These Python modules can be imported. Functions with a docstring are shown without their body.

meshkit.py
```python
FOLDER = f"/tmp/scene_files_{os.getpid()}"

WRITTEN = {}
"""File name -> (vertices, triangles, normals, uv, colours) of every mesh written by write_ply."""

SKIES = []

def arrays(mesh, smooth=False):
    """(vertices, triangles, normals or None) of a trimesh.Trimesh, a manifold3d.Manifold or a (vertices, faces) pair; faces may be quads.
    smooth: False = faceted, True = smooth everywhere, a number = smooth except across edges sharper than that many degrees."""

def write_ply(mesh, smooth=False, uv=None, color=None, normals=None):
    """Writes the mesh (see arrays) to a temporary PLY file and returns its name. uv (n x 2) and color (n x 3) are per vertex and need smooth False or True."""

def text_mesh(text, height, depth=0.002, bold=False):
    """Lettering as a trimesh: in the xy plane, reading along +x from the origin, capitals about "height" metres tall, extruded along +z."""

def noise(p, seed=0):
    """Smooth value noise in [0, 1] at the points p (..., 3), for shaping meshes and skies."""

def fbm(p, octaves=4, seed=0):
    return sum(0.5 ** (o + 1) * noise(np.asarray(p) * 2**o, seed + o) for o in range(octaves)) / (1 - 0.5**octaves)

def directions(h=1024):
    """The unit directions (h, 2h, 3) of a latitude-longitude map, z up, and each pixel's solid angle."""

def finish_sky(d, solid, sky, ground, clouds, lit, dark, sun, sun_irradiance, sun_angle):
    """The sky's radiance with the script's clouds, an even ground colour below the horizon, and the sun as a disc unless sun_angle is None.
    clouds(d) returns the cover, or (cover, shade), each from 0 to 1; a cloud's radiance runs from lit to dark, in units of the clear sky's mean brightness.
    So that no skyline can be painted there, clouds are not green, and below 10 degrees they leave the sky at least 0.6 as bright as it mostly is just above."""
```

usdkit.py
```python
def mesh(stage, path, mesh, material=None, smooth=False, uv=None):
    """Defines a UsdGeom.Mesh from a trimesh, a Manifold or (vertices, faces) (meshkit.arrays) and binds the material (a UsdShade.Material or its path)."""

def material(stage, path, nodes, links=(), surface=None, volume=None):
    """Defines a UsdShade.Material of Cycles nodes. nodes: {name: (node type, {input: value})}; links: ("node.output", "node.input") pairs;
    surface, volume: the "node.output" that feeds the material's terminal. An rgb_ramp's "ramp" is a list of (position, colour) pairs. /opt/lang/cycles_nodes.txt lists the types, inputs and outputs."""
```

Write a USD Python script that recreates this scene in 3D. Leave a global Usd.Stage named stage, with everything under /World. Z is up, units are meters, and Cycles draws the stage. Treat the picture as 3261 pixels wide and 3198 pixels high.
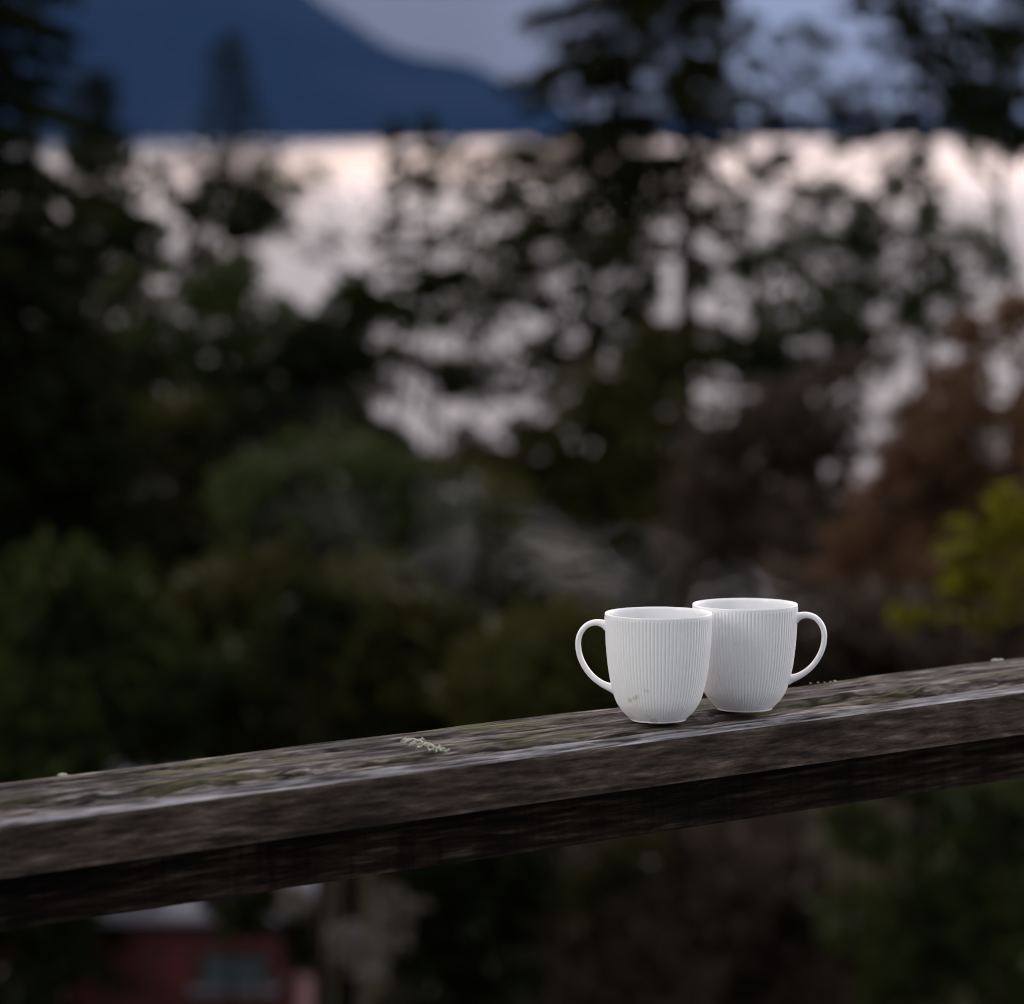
import math, random
import numpy as np
import trimesh
import usdkit, meshkit
from pxr import Usd, UsdGeom, UsdLux, UsdShade, Gf, Sdf, Vt

stage = Usd.Stage.CreateInMemory()
UsdGeom.SetStageUpAxis(stage, UsdGeom.Tokens.z)
UsdGeom.SetStageMetersPerUnit(stage, 1.0)
UsdGeom.Xform.Define(stage, '/World')
UsdGeom.Scope.Define(stage, '/World/Looks')
T = Sdf.ValueTypeNames

# ---------------------------------------------------------------- camera
EYE_Z = 30.0                                   # metres above the water
PITCH = 5.011
cam = UsdGeom.Camera.Define(stage, '/World/camera')
cam.AddTranslateOp().Set((0, 0, EYE_Z))
cam.AddRotateXOp().Set(90 - PITCH)
cam.CreateHorizontalApertureAttr(36.0)
cam.CreateVerticalApertureAttr(36.0 * 1004 / 1024)
cam.CreateFocalLengthAttr(152.0)
cam.CreateFStopAttr(6.7)
cam.CreateFocusDistanceAttr(3.415)
cam.CreateClippingRangeAttr((0.05, 60000.0))
cam.CreateExposureAttr(0.0)

# ---------------------------------------------------------------- sky and sun (dusk, overcast)
SUN_EL, SUN_DIR = math.radians(24), np.array([-0.80, -0.60])     # soft light from the left, behind the photographer
SUN_ROT = math.atan2(SUN_DIR[0], SUN_DIR[1])
SKY = 0.10
def mat(name, nodes, links=(), surface=None, volume=None):
    return usdkit.material(stage, '/World/Looks/' + name, nodes, links, surface, volume)

def L(*c): return tuple(x / SKY for x in c)
sky_mat = mat('evening_sky', {
    'sky': ('sky_texture', dict(sky_type='single_scattering', sun_disc=False, sun_elevation=SUN_EL, sun_rotation=SUN_ROT)),
    'tc': ('texture_coordinate', {}),
    'sep': ('separate_xyz', {}),
    'map': ('mapping', dict(scale=(2.5, 2.5, 9.0))),
    'nz': ('noise_texture', dict(scale=1.6, detail=4, roughness=0.55)),
    'wob': ('math', dict(math_type='multiply_add', value2=0.05, value3=-0.025)),
    'el': ('math', dict(math_type='add')),
    'ramp': ('rgb_ramp', dict(ramp=[(0.0, L(.155, .165, .235)), (.035, L(.16, .17, .245)), (.05, L(.45, .36, .35)), (.066, L(3.6, 2.45, 1.85)), (.10, L(2.8, 2.08, 1.80)),
                                   (.17, L(3.3, 2.75, 2.80)), (.32, L(2.75, 2.42, 2.58)), (.55, L(1.0, .97, 1.02)), (1.0, L(.86, .90, .99))])),
    'cool': ('rgb_ramp', dict(ramp=[(0.0, L(.20, .21, .28)), (.06, L(.55, .57, .64)), (.14, L(.68, .70, .75)), (.45, L(.73, .75, .80)), (1.0, L(.80, .84, .92))])),
    'ahead': ('map_range', dict(range_type='smoothstep', from_min=-.25, from_max=.75, to_min=0.0, to_max=1.0, clamp=True)), 'face': ('mix', {}),
    'blue': ('mix', dict(mix_type='multiply', fac=1.0)),
    'side': ('rgb_ramp', dict(ramp=[(0.0, (1, 1, 1)), (.495, (.98, .98, .98)), (.53, (1.65, 1.85, 2.05)), (.60, (1.6, 1.75, 1.9)), (.75, (1, 1.03, 1.1)), (1, (1, 1, 1))])),
    'low': ('map_range', dict(range_type='smoothstep', from_min=.075, from_max=.045, to_min=0.0, to_max=1.0, clamp=True)),
    'sx': ('math', dict(math_type='multiply_add', value2=0.5, value3=0.5)),
    'mix': ('mix', dict(fac=0.93)),
    'bg': ('background_shader', dict(strength=SKY)),
}, [('tc.generated', 'sep.vector'), ('tc.generated', 'map.vector'), ('map.vector', 'nz.vector'), ('nz.fac', 'wob.value1'),
    ('sep.z', 'el.value1'), ('wob.value', 'el.value2'), ('el.value', 'ramp.fac'), ('sep.x', 'sx.value1'), ('sx.value', 'side.fac'),
    ('el.value', 'cool.fac'), ('sep.y', 'ahead.value'), ('cool.color', 'face.color1'), ('ramp.color', 'face.color2'), ('ahead.result', 'face.fac'), ('face.color', 'blue.color1'), ('side.color', 'blue.color2'), ('el.value', 'low.value'), ('low.result', 'blue.fac'),
    ('sky.color', 'mix.color1'), ('blue.color', 'mix.color2'), ('mix.color', 'bg.color')], surface='bg.background')
dome = UsdLux.DomeLight.Define(stage, '/World/sky')
UsdShade.MaterialBindingAPI.Apply(dome.GetPrim()).Bind(sky_mat)
dome.GetPrim().SetCustomDataByKey('kind', 'structure')
dome.GetPrim().SetCustomDataByKey('label', 'dim lavender evening sky under even cloud')
dome.GetPrim().SetCustomDataByKey('category', 'sky')

sun = UsdLux.DistantLight.Define(stage, '/World/sun')
sun.CreateIntensityAttr(0.22)
sun.CreateAngleAttr(25.0)
sun.CreateNormalizeAttr(True)
sun.CreateColorAttr((1.0, 0.95, 0.9))
sun.AddRotateZOp().Set(math.degrees(math.atan2(SUN_DIR[1], SUN_DIR[0])) + 90)
sun.AddRotateXOp().Set(90 - math.degrees(SUN_EL))       # sign set so that -z leaves the sun

# ---------------------------------------------------------------- helpers
count = {}
def numbered(parent, name):
    k = (parent, name); n = count.get(k, 0); count[k] = n + 1
    return f'{parent}/{name}' + (f'_{n:03d}' if n else '')
def custom(prim, label=None, category=None, group=None, kind=None):
    for k, v in (('label', label), ('category', category), ('group', group), ('kind', kind)):
        if v: prim.SetCustomDataByKey(k, v)
    return prim
def thing(name, label, category, loc=(0, 0, 0), rotz=0.0, group=None):
    x = UsdGeom.Xform.Define(stage, numbered('/World', name))
    x.AddTranslateOp().Set(Gf.Vec3d(*map(float, loc)))
    if rotz: x.AddRotateZOp().Set(float(rotz))
    return custom(x.GetPrim(), label, category, group)
def part(parent, name, mesh, m, smooth=False, label=None, kind=None):
    path = numbered(str(parent.GetPath()) if parent is not None else '/World', name)
    p = usdkit.mesh(stage, path, mesh, m, smooth).GetPrim()
    return custom(p, label=label, kind=kind)

def tube(points, radii, sides=8, cap=True):
    p = np.asarray(points, float); n = len(p); radii = np.broadcast_to(radii, (n,))
    t = np.gradient(p, axis=0); t /= np.linalg.norm(t, axis=1, keepdims=True) + 1e-12
    ref = np.array([0, 0, 1.0]) if abs(t[:, 2]).mean() < .8 else np.array([1.0, 0, 0])
    a = np.cross(t, ref); a /= np.linalg.norm(a, axis=1, keepdims=True) + 1e-12
    b = np.cross(t, a); ang = np.arange(sides) * 2 * np.pi / sides
    v = p[:, None] + radii[:, None, None] * (np.cos(ang)[None, :, None] * a[:, None] + np.sin(ang)[None, :, None] * b[:, None])
    i, j = np.meshgrid(np.arange(n - 1), np.arange(sides), indexing='ij')
    q = np.stack([i * sides + j, i * sides + (j + 1) % sides, (i + 1) * sides + (j + 1) % sides, (i + 1) * sides + j], -1).reshape(-1, 4)
    f = np.vstack([q[:, [0, 1, 2]], q[:, [0, 2, 3]]])[:, ::-1]
    v = v.reshape(-1, 3)
    if cap:
        v = np.vstack([v, p[:1], p[-1:]]); k = n * sides
        j = np.arange(sides); jn = (j + 1) % sides
        f = np.vstack([f, np.stack([np.full(sides, k), j, jn], 1)[:, ::-1] * 1, np.stack([np.full(sides, k + 1), (n - 1) * sides + jn, (n - 1) * sides + j], 1)[:, ::-1]])
    return v, f
def join(parts):
    vs, fs, n = [], [], 0
    for v, f in parts:
        vs.append(v); fs.append(np.asarray(f) + n); n += len(v)
    return np.vstack(vs), np.vstack(fs)
def grid_faces(n, m, wrap=False):
    i, j = np.meshgrid(np.arange(n - 1), np.arange(m if wrap else m - 1), indexing='ij')
    a, b, c, d = i * m + j, i * m + (j + 1) % m, (i + 1) * m + (j + 1) % m, (i + 1) * m + j
    return np.vstack([np.stack([a, b, c], -1).reshape(-1, 3), np.stack([a, c, d], -1).reshape(-1, 3)])
def smoothstep(a, b, x):
    t = np.clip((x - a) / (b - a), 0, 1); return t * t * (3 - 2 * t)

# ---------------------------------------------------------------- materials of the far setting
water_mat = mat('sea_water', {
    'geo': ('geometry', {}), 'map': ('mapping', dict(scale=(.06, .12, .1))),
    'nz': ('noise_texture', dict(scale=1.0, detail=5, roughness=.6)),
    'bump': ('bump', dict(strength=.5, distance=.6)),
    'p': ('principled_bsdf', dict(base_color=(.03, .045, .055), roughness=.20, ior=1.33)), 'sep': ('separate_xyz', {}), 'calm': ('map_range', dict(range_type='smoothstep', from_min=500, from_max=3200, to_min=.46, to_max=.15, clamp=True)),
}, [('geo.position', 'map.vector'), ('map.vector', 'nz.vector'), ('nz.fac', 'bump.height'), ('bump.normal', 'p.normal'), ('geo.position', 'sep.vector'), ('sep.y', 'calm.value'), ('calm.result', 'p.roughness')], surface='p.BSDF')
mountain_mat = mat('forested_mountain', {
    'geo': ('geometry', {}), 'nz': ('noise_texture', dict(scale=.004, detail=6, roughness=.6)),
    'ramp': ('rgb_ramp', dict(ramp=[(.3, (.004, .007, .007)), (.55, (.008, .012, .012)), (.75, (.014, .018, .017))])),
    'p': ('diffuse_bsdf', {}),
}, [('geo.position', 'nz.vector'), ('nz.fac', 'ramp.fac'), ('ramp.color', 'p.color')], surface='p.BSDF')
ground_mat = mat('garden_soil', {
    'geo': ('geometry', {}), 'nz': ('noise_texture', dict(scale=.7, detail=6, roughness=.65)),
    'ramp': ('rgb_ramp', dict(ramp=[(.3, (.012, .012, .008)), (.5, (.028, .024, .016)), (.62, (.03, .036, .014)), (.75, (.06, .05, .04))])),
    'p': ('diffuse_bsdf', {}),
}, [('geo.position', 'nz.vector'), ('nz.fac', 'ramp.fac'), ('ramp.color', 'p.color')], surface='p.BSDF')
haze_mat = mat('evening_air', {'v': ('principled_volume', dict(color=(.13, .35, 1.0), absorption_color=(1, 1, 1), density=1.0e-5, anisotropy=0.0))}, volume='v.volume')

# ---------------------------------------------------------------- water, mountains, ground
wv = np.array([[-9000, 235, 0], [9000, 235, 0], [9000, 9000, 0], [-9000, 9000, 0]], float)
custom(part(None, 'water', (wv, np.array([[0, 1, 2], [0, 2, 3]])), water_mat), 'broad grey pink sea inlet seen between the trees', 'water', kind='structure')

def mountain(x0, x1, nx, y0, depth, ny, ridge, seed):
    xs, ts = np.linspace(x0, x1, nx), np.linspace(0, 1, ny)
    X, t = np.meshgrid(xs, ts, indexing='ij')
    h = np.interp(X, *zip(*ridge))
    P = np.stack([X * .0016, t * 3.0, X * 0], -1)
    n = meshkit.fbm(P, 5, seed) - .5
    prof = np.sin(np.clip(t, 0, 1) * np.pi) ** .9
    Z = h * prof * (1 + .08 * n * (t * (1 - t) * 4)) + 24 * (meshkit.fbm(np.stack([X * .006, t * 11, X * 0], -1), 4, seed + 7) - .5) * np.clip(t * 8, 0, 1) * (h > 20) - 2
    Y = y0 + depth * t + 160 * (meshkit.fbm(np.stack([X * .0012, X * 0, X * 0], -1), 3, seed + 3) - .5)
    v = np.stack([X, Y, Z], -1).reshape(-1, 3)
    return v, grid_faces(nx, ny)[:, ::-1]
RIDGE = [(-4200, 420), (-2200, 540), (-1250, 560), (-800, 490), (-520, 370), (-430, 312), (-374, 273), (-327, 242), (-274, 204), (-221, 178), (-169, 165), (-116, 157), (-64, 142), (-10, 109), (41, 80), (130, 52), (330, 34), (560, 30), (900, 40), (1500, 62), (2600, 90), (4200, 150)]
custom(part(None, 'mountain', mountain(-4200, 4200, 420, 7600, 1900, 40, RIDGE, 3), mountain_mat, True), 'dark blue forested mountain sloping down to the far shore', 'mountain', kind='structure')

def ground_z(x, y):
    x, y = np.asarray(x, float), np.asarray(y, float)
    d = np.interp(y, [-80, 0, 10, 20, 30, 60, 120, 246, 262, 420], [3.0, 3.3, 5.3, 6.6, 7.5, 9.6, 14.3, 21.8, 31.0, 36])
    n = meshkit.fbm(np.stack([x * .11, y * .11, x * 0], -1), 4, 11) - .5
    return EYE_Z - d + n * 1.1 * np.clip((y - 4) / 10, 0, 1)
gx = np.concatenate([np.linspace(-400, -41, 30), np.linspace(-40, 40, 161), np.linspace(41, 400, 30)])
gy = np.concatenate([np.linspace(-80, 8, 12), np.linspace(9, 80, 143), np.linspace(82, 420, 90)])
GX, GY = np.meshgrid(gx, gy, indexing='ij')
gv = np.stack([GX, GY, ground_z(GX, GY)], -1).reshape(-1, 3)
custom(part(None, 'ground', (gv, grid_faces(len(gx), len(gy))[:, ::-1]), ground_mat, True), 'dark sloping garden soil falling away towards the water', 'ground', kind='structure')

# ---------------------------------------------------------------- the deck railing
RP = np.array([-0.34480, 2.88170]); RA = math.radians(41.9)            # a point on the cap's front top edge; the rail's direction
RD, RN = np.array([math.cos(RA), math.sin(RA)]), np.array([-math.sin(RA), math.cos(RA)])
RAIL_TOP = EYE_Z - 0.4712
CAP_W, CAP_T = 0.153, 0.0365
def rail(s, t, z=0.0):
    q = RP + RD * s + RN * t
    return np.array([q[0], q[1], RAIL_TOP + z])

def wood(name, zsplit, top, side, blot=(26, 70, 70), fine=(20, 175, 175)):
    """Weathered timber: grain runs along the rail. top/side: colours of the sun-bleached top and of the faces below it."""
    nodes = {
        'geo': ('geometry', {}),
        'rot': ('vector_rotate', dict(rotate_type='z_axis', center=(RP[0], RP[1], RAIL_TOP), angle=-RA)),
        'loc': ('vector_math', dict(math_type='subtract', vector2=(RP[0], RP[1], RAIL_TOP))),
        'sep': ('separate_xyz', {}),
        'm1': ('mapping', dict(scale=fine)), 'fine': ('noise_texture', dict(scale=1, detail=5, roughness=.65, distortion=.08)),
        'm2': ('mapping', dict(scale=(8, 60, 60))), 'mid': ('noise_texture', dict(scale=1, detail=4, roughness=.6, distortion=.15)),
        'm3': ('mapping', dict(scale=(6.0, 30, 30))), 'moss': ('noise_texture', dict(scale=1, detail=6, roughness=.68)),
        'm4': ('mapping', dict(scale=blot)), 'blotch': ('noise_texture', dict(scale=1, detail=5, roughness=.7)),
        'fr': ('rgb_ramp', dict(ramp=[(.36, top[0]), (.46, top[1]), (.56, top[2]), (.66, top[3])])),
        'mr': ('rgb_ramp', dict(ramp=[(.36, (.36, .33, .32)), (.47, (.85, .80, .78)), (.58, (1.15, 1.13, 1.14)), (.7, (1.5, 1.5, 1.55))])),
        'tm': ('mix', dict(mix_type='multiply', fac=.9)),
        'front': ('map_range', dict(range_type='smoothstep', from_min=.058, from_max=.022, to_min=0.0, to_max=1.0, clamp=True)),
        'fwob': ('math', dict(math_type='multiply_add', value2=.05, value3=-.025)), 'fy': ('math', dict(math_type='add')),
        'worn_sheen': ('mix', dict(mix_type='mix', color2=(.27, .275, .30))),  # worn front strip, with bluish sky sheen put into its colour
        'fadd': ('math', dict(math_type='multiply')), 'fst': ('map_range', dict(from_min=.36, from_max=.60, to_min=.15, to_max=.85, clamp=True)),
        'm5': ('mapping', dict(scale=(5.5, 62, 62))), 'crk': ('noise_texture', dict(scale=1, detail=3, roughness=.55, distortion=.5)), 'ck0': ('math', dict(math_type='subtract', value2=.5)), 'ck1': ('math', dict(math_type='absolute')),
        'ckr': ('rgb_ramp', dict(ramp=[(0.0, (.12, .10, .09)), (.022, (.25, .22, .2)), (.05, (1, 1, 1))])), 'topc': ('mix', dict(mix_type='multiply', fac=.85)),
        'm6': ('mapping', dict(scale=(4.5, 9, 9), location=(.9, .3, 0))), 'damp': ('noise_texture', dict(scale=1, detail=3, roughness=.5)), 'dampr': ('rgb_ramp', dict(ramp=[(.36, (.30, .28, .29)), (.50, (.95, .95, .95)), (.62, (1.15, 1.13, 1.12))])), 'wet': ('mix', dict(mix_type='multiply', fac=.9)),
        'mossr': ('rgb_ramp', dict(ramp=[(.50, (0, 0, 0)), (.60, (1, 1, 1))])),
        'mossy': ('map_range', dict(range_type='smoothstep', from_min=.045, from_max=.08, to_min=.0, to_max=.75, clamp=True)),
        'mossf': ('math', dict(math_type='multiply')),
        'mossmix': ('mix', dict(color2=(.085, .085, .024))),
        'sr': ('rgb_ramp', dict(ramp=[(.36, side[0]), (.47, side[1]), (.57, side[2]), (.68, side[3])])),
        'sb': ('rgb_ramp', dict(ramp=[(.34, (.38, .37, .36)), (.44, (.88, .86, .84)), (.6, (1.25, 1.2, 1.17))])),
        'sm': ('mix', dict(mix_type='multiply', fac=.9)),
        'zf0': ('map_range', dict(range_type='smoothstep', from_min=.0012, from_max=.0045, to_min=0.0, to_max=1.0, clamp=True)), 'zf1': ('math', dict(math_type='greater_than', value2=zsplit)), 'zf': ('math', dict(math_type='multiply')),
        'all': ('mix', {}),
        'hsum': ('math', dict(math_type='add')),
        'bump': ('bump', dict(strength=.7, distance=.0018)),
        'p': ('principled_bsdf', dict(roughness=.75, specular_ior_level=.10)),
    }
    links = [('geo.position', 'rot.vector'), ('rot.vector', 'loc.vector1'), ('loc.vector', 'sep.vector')]
    for a, b in (('m1', 'fine'), ('m2', 'mid'), ('m3', 'moss'), ('m4', 'blotch')):
        links += [('loc.vector', a + '.vector'), (a + '.vector', b + '.vector')]
    links += [('fine.fac', 'fr.fac'), ('mid.fac', 'mr.fac'), ('fr.color', 'tm.color1'), ('mr.color', 'tm.color2'),
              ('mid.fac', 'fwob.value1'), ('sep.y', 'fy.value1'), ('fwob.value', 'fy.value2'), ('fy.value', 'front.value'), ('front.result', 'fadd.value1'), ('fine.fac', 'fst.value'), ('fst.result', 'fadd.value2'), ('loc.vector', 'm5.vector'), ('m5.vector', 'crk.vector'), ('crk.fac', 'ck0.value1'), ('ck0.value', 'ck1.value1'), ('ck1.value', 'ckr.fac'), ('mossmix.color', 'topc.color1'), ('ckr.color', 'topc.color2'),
              ('tm.color', 'worn_sheen.color1'), ('fadd.value', 'worn_sheen.fac'),
              ('moss.fac', 'mossr.fac'), ('sep.y', 'mossy.value'), ('mossr.color', 'mossf.value1'), ('mossy.result', 'mossf.value2'),
              ('worn_sheen.color', 'mossmix.color1'), ('mossf.value', 'mossmix.fac'),
              ('fine.fac', 'sr.fac'), ('blotch.fac', 'sb.fac'), ('sr.color', 'sm.color1'), ('sb.color', 'sm.color2'),
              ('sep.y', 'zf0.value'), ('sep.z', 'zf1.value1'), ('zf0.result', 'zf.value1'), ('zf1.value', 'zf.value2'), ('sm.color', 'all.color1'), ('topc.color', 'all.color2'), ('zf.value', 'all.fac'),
              ('loc.vector', 'm6.vector'), ('m6.vector', 'damp.vector'), ('damp.fac', 'dampr.fac'), ('all.color', 'wet.color1'), ('dampr.color', 'wet.color2'), ('wet.color', 'p.base_color'), ('fine.fac', 'hsum.value1'), ('blotch.fac', 'hsum.value2'), ('hsum.value', 'bump.height'), ('bump.normal', 'p.normal')]
    return mat(name, nodes, links, surface='p.BSDF')
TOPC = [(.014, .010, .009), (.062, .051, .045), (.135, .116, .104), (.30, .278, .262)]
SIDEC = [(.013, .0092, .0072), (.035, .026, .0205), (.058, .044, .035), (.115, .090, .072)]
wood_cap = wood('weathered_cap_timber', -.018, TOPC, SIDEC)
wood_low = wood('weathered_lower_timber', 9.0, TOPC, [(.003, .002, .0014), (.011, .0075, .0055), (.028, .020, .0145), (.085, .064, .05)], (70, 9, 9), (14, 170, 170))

def plank(s0, s1, ds, t0, width, thick, ztop, dt, cracks=(), seed=1, wear=1.0, bevel=.004):
    """A board along the rail as one closed skin: a fine top, softened long edges, grain, splits and nicked edges as real relief."""
    S = np.arange(s0, s1 + ds / 2, ds); n = len(S)
    top = np.linspace(0, width, int(width / dt) + 1)
    fr = np.linspace(-thick, 0, int(thick / (dt * 1.3)) + 1)[1:-1]
    sec = [(0, z, 0) for z in fr] + [(t, 0, 1) for t in top] + [(width, z, 2) for z in np.linspace(0, -thick, 9)[1:-1]] + [(t, -thick, 3) for t in np.linspace(width, 0, 7)]
    sec = np.array(sec); m = len(sec)
    Sg = np.repeat(S[:, None], m, 1); Tg = np.repeat(sec[None, :, 0], n, 0).copy(); Zg = np.repeat(sec[None, :, 1], n, 0).copy(); face = sec[:, 2].astype(int)
    edge = lambda x: np.clip(1 - x / bevel, 0, 1) ** 2
    nick = meshkit.fbm(np.stack([Sg * 38, Sg * 0 + 3.3, Sg * 0], -1), 4, seed + 20)
    back = meshkit.fbm(np.stack([Sg * 60, Sg * 0 + 9.1, Sg * 0], -1), 5, seed + 30)
    istop = (face == 1)[None, :]
    g = meshkit.fbm(np.stack([Sg * 7, Tg * 260, Sg * 0], -1), 3, seed) - .5
    g2 = meshkit.fbm(np.stack([Sg * 3.2, Tg * 70, Sg * 0], -1), 4, seed + 5) - .5
    z = (g * .0016 + g2 * .0060) * wear + .0035 * wear * (smoothstep(.0, .012, Tg - .066 - .03 * (meshkit.fbm(np.stack([Sg * 3.1, Sg * 0 + 5.5, Sg * 0], -1), 3, seed + 50) - .5) - .012 * (meshkit.fbm(np.stack([Sg * 17, Sg * 0 + 1.5, Sg * 0], -1), 3, seed + 51) - .5)) - 1)
    for (a, b, tc, slope, wid, dep, wob) in cracks:
        c = tc + slope * (Sg - a) + wob * (meshkit.fbm(np.stack([Sg * 22, Sg * 0 + tc * 100, Sg * 0], -1), 3, seed + 40) - .5)
        along = smoothstep(a, a + .05, Sg) * (1 - smoothstep(b - .07, b, Sg))
        ww = wid * (.55 + .9 * meshkit.noise(np.stack([Sg * 45, Sg * 0, Sg * 0], -1), seed + 41))
        z = z - dep * along * np.exp(-((Tg - c) / ww) ** 2)
    z = z - edge(Tg) * .0035 * (.5 + nick) - edge(width - Tg) * .004 * (.2 + 1.6 * back)
    Zg = np.where(istop, Zg + z, Zg)
    f1 = meshkit.fbm(np.stack([Sg * 9, Zg * 200, Sg * 0], -1), 3, seed + 60) - .5
    f2 = meshkit.fbm(np.stack([Sg * 26, Zg * 60, Sg * 0], -1), 3, seed + 61) - .5
    low = np.clip(1 - (Zg + thick) / .006, 0, 1) ** 2
    Tg = np.where((face == 0)[None, :], Tg + (f1 * .0012 + f2 * .0022) * wear + low * .003 * (.3 + nick) + (np.clip(1 + Zg / .004, 0, 1) ** 2) * .0018 * (.4 + nick), Tg)
    q = RP[None, None] + (Sg[..., None]) * RD + (Tg[..., None] + t0) * RN
    v = np.concatenate([q, (RAIL_TOP + ztop + Zg)[..., None]], -1).reshape(-1, 3)
    f = grid_faces(n, m, wrap=True)
    caps = []
    for row, flip in ((0, False), (n - 1, True)):
        k = len(v); v = np.vstack([v, v[row * m:(row + 1) * m].mean(0)])
        j = np.arange(m); c = np.stack([np.full(m, k), row * m + (j + 1) % m, row * m + j], 1)
        caps.append(c if flip else c[:, ::-1])
    f = np.vstack([f, *caps])
    return v, f

railing = thing('deck_railing', 'weathered grey brown timber deck railing crossing the whole foreground', 'railing')
CR = [  # start, end, offset from the front edge, slope, half width, depth, wobble
    (.06, .40, .072, -.030, .0060, .0070, .010), (-.15, .22, .085, -.02, .0050, .0060, .010), (.30, .64, .064, -.012, .0050, .0075, .010), (.46, .82, .050, .01, .0042, .006, .010),
    (.54, .72, .034, .0, .0040, .005, .006), (.72, 1.05, .074, .02, .0055, .007, .010), (.88, 1.35, .060, .01, .0050, .006, .010), (-.2, .5, .045, .0, .0030, .004, .008),
    (.1, .9, .108, .005, .0030, .004, .010), (.0, .7, .125, -.004, .0028, .004, .008), (.6, 1.2, .115, .0, .0030, .004, .010), (.2, 1.2, .024, .0, .0020, .0025, .004)]
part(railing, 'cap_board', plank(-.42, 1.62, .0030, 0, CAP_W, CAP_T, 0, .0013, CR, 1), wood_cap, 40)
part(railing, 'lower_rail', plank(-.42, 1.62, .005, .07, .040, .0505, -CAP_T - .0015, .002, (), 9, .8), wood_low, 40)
for s in (-.36, 1.50):                                   # the posts stand outside the picture, at the two ends of this bay
    c0 = rail(s, .108); gz = float(ground_z(c0[0], c0[1])) - .3
    bx = trimesh.creation.box([.089, .030 * 2, c0[2] - CAP_T - .002 - gz]); bx.apply_transform(trimesh.transformations.rotation_matrix(RA, [0, 0, 1]))
    bx.apply_translation([c0[0] + RN[0] * .014, c0[1] + RN[1] * .014, (c0[2] - CAP_T - .002 + gz) / 2])
    part(railing, 'post', bx, wood_low)

# ---------------------------------------------------------------- the two mugs
china = mat('white_porcelain', {
    'geo': ('geometry', {}), 'tc': ('texture_coordinate', {}), 'st': ('noise_texture', dict(scale=55, detail=3, roughness=.6)),
    'p': ('principled_bsdf', dict(base_color=(.735, .745, .755), roughness=.22, specular_ior_level=.5, subsurface_weight=.0)),
}, [], surface='p.BSDF')
def stained_china(name, spots):
    """White porcelain with a few small dried coffee drips, at fixed places on the mug."""
    nodes = {'geo': ('geometry', {}), 'nz': ('noise_texture', dict(scale=260, detail=3)), 'nzv': ('vector_math', dict(math_type='scale', scale=.006)),
             'pos': ('vector_math', dict(math_type='add')), 'p': ('principled_bsdf', dict(roughness=.22, specular_ior_level=.5)),
             'mix': ('mix', dict(color1=(.81, .812, .812), color2=(.50, .40, .25)))}
    links = [('geo.position', 'nz.vector'), ('nz.color', 'nzv.vector1'), ('geo.position', 'pos.vector1'), ('nzv.vector', 'pos.vector2')]
    last = None
    for i, (c, r, w) in enumerate(spots):
        nodes[f'd{i}'] = ('vector_math', dict(math_type='distance', vector2=tuple(np.array(c) + .003)))
        nodes[f'r{i}'] = ('map_range', dict(range_type='smoothstep', from_min=r, from_max=r * .45, to_min=0.0, to_max=w, clamp=True))
        links += [('pos.vector', f'd{i}.vector1'), (f'd{i}.value', f'r{i}.value')]
        if last is None: last = f'r{i}.result'
        else:
            nodes[f'a{i}'] = ('math', dict(math_type='maximum')); links += [(last, f'a{i}.value1'), (f'r{i}.result', f'a{i}.value2')]; last = f'a{i}.value'
    links += [(last, 'mix.fac'), ('mix.color', 'p.base_color')]
    return mat(name, nodes, links, surface='p.BSDF')

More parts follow.
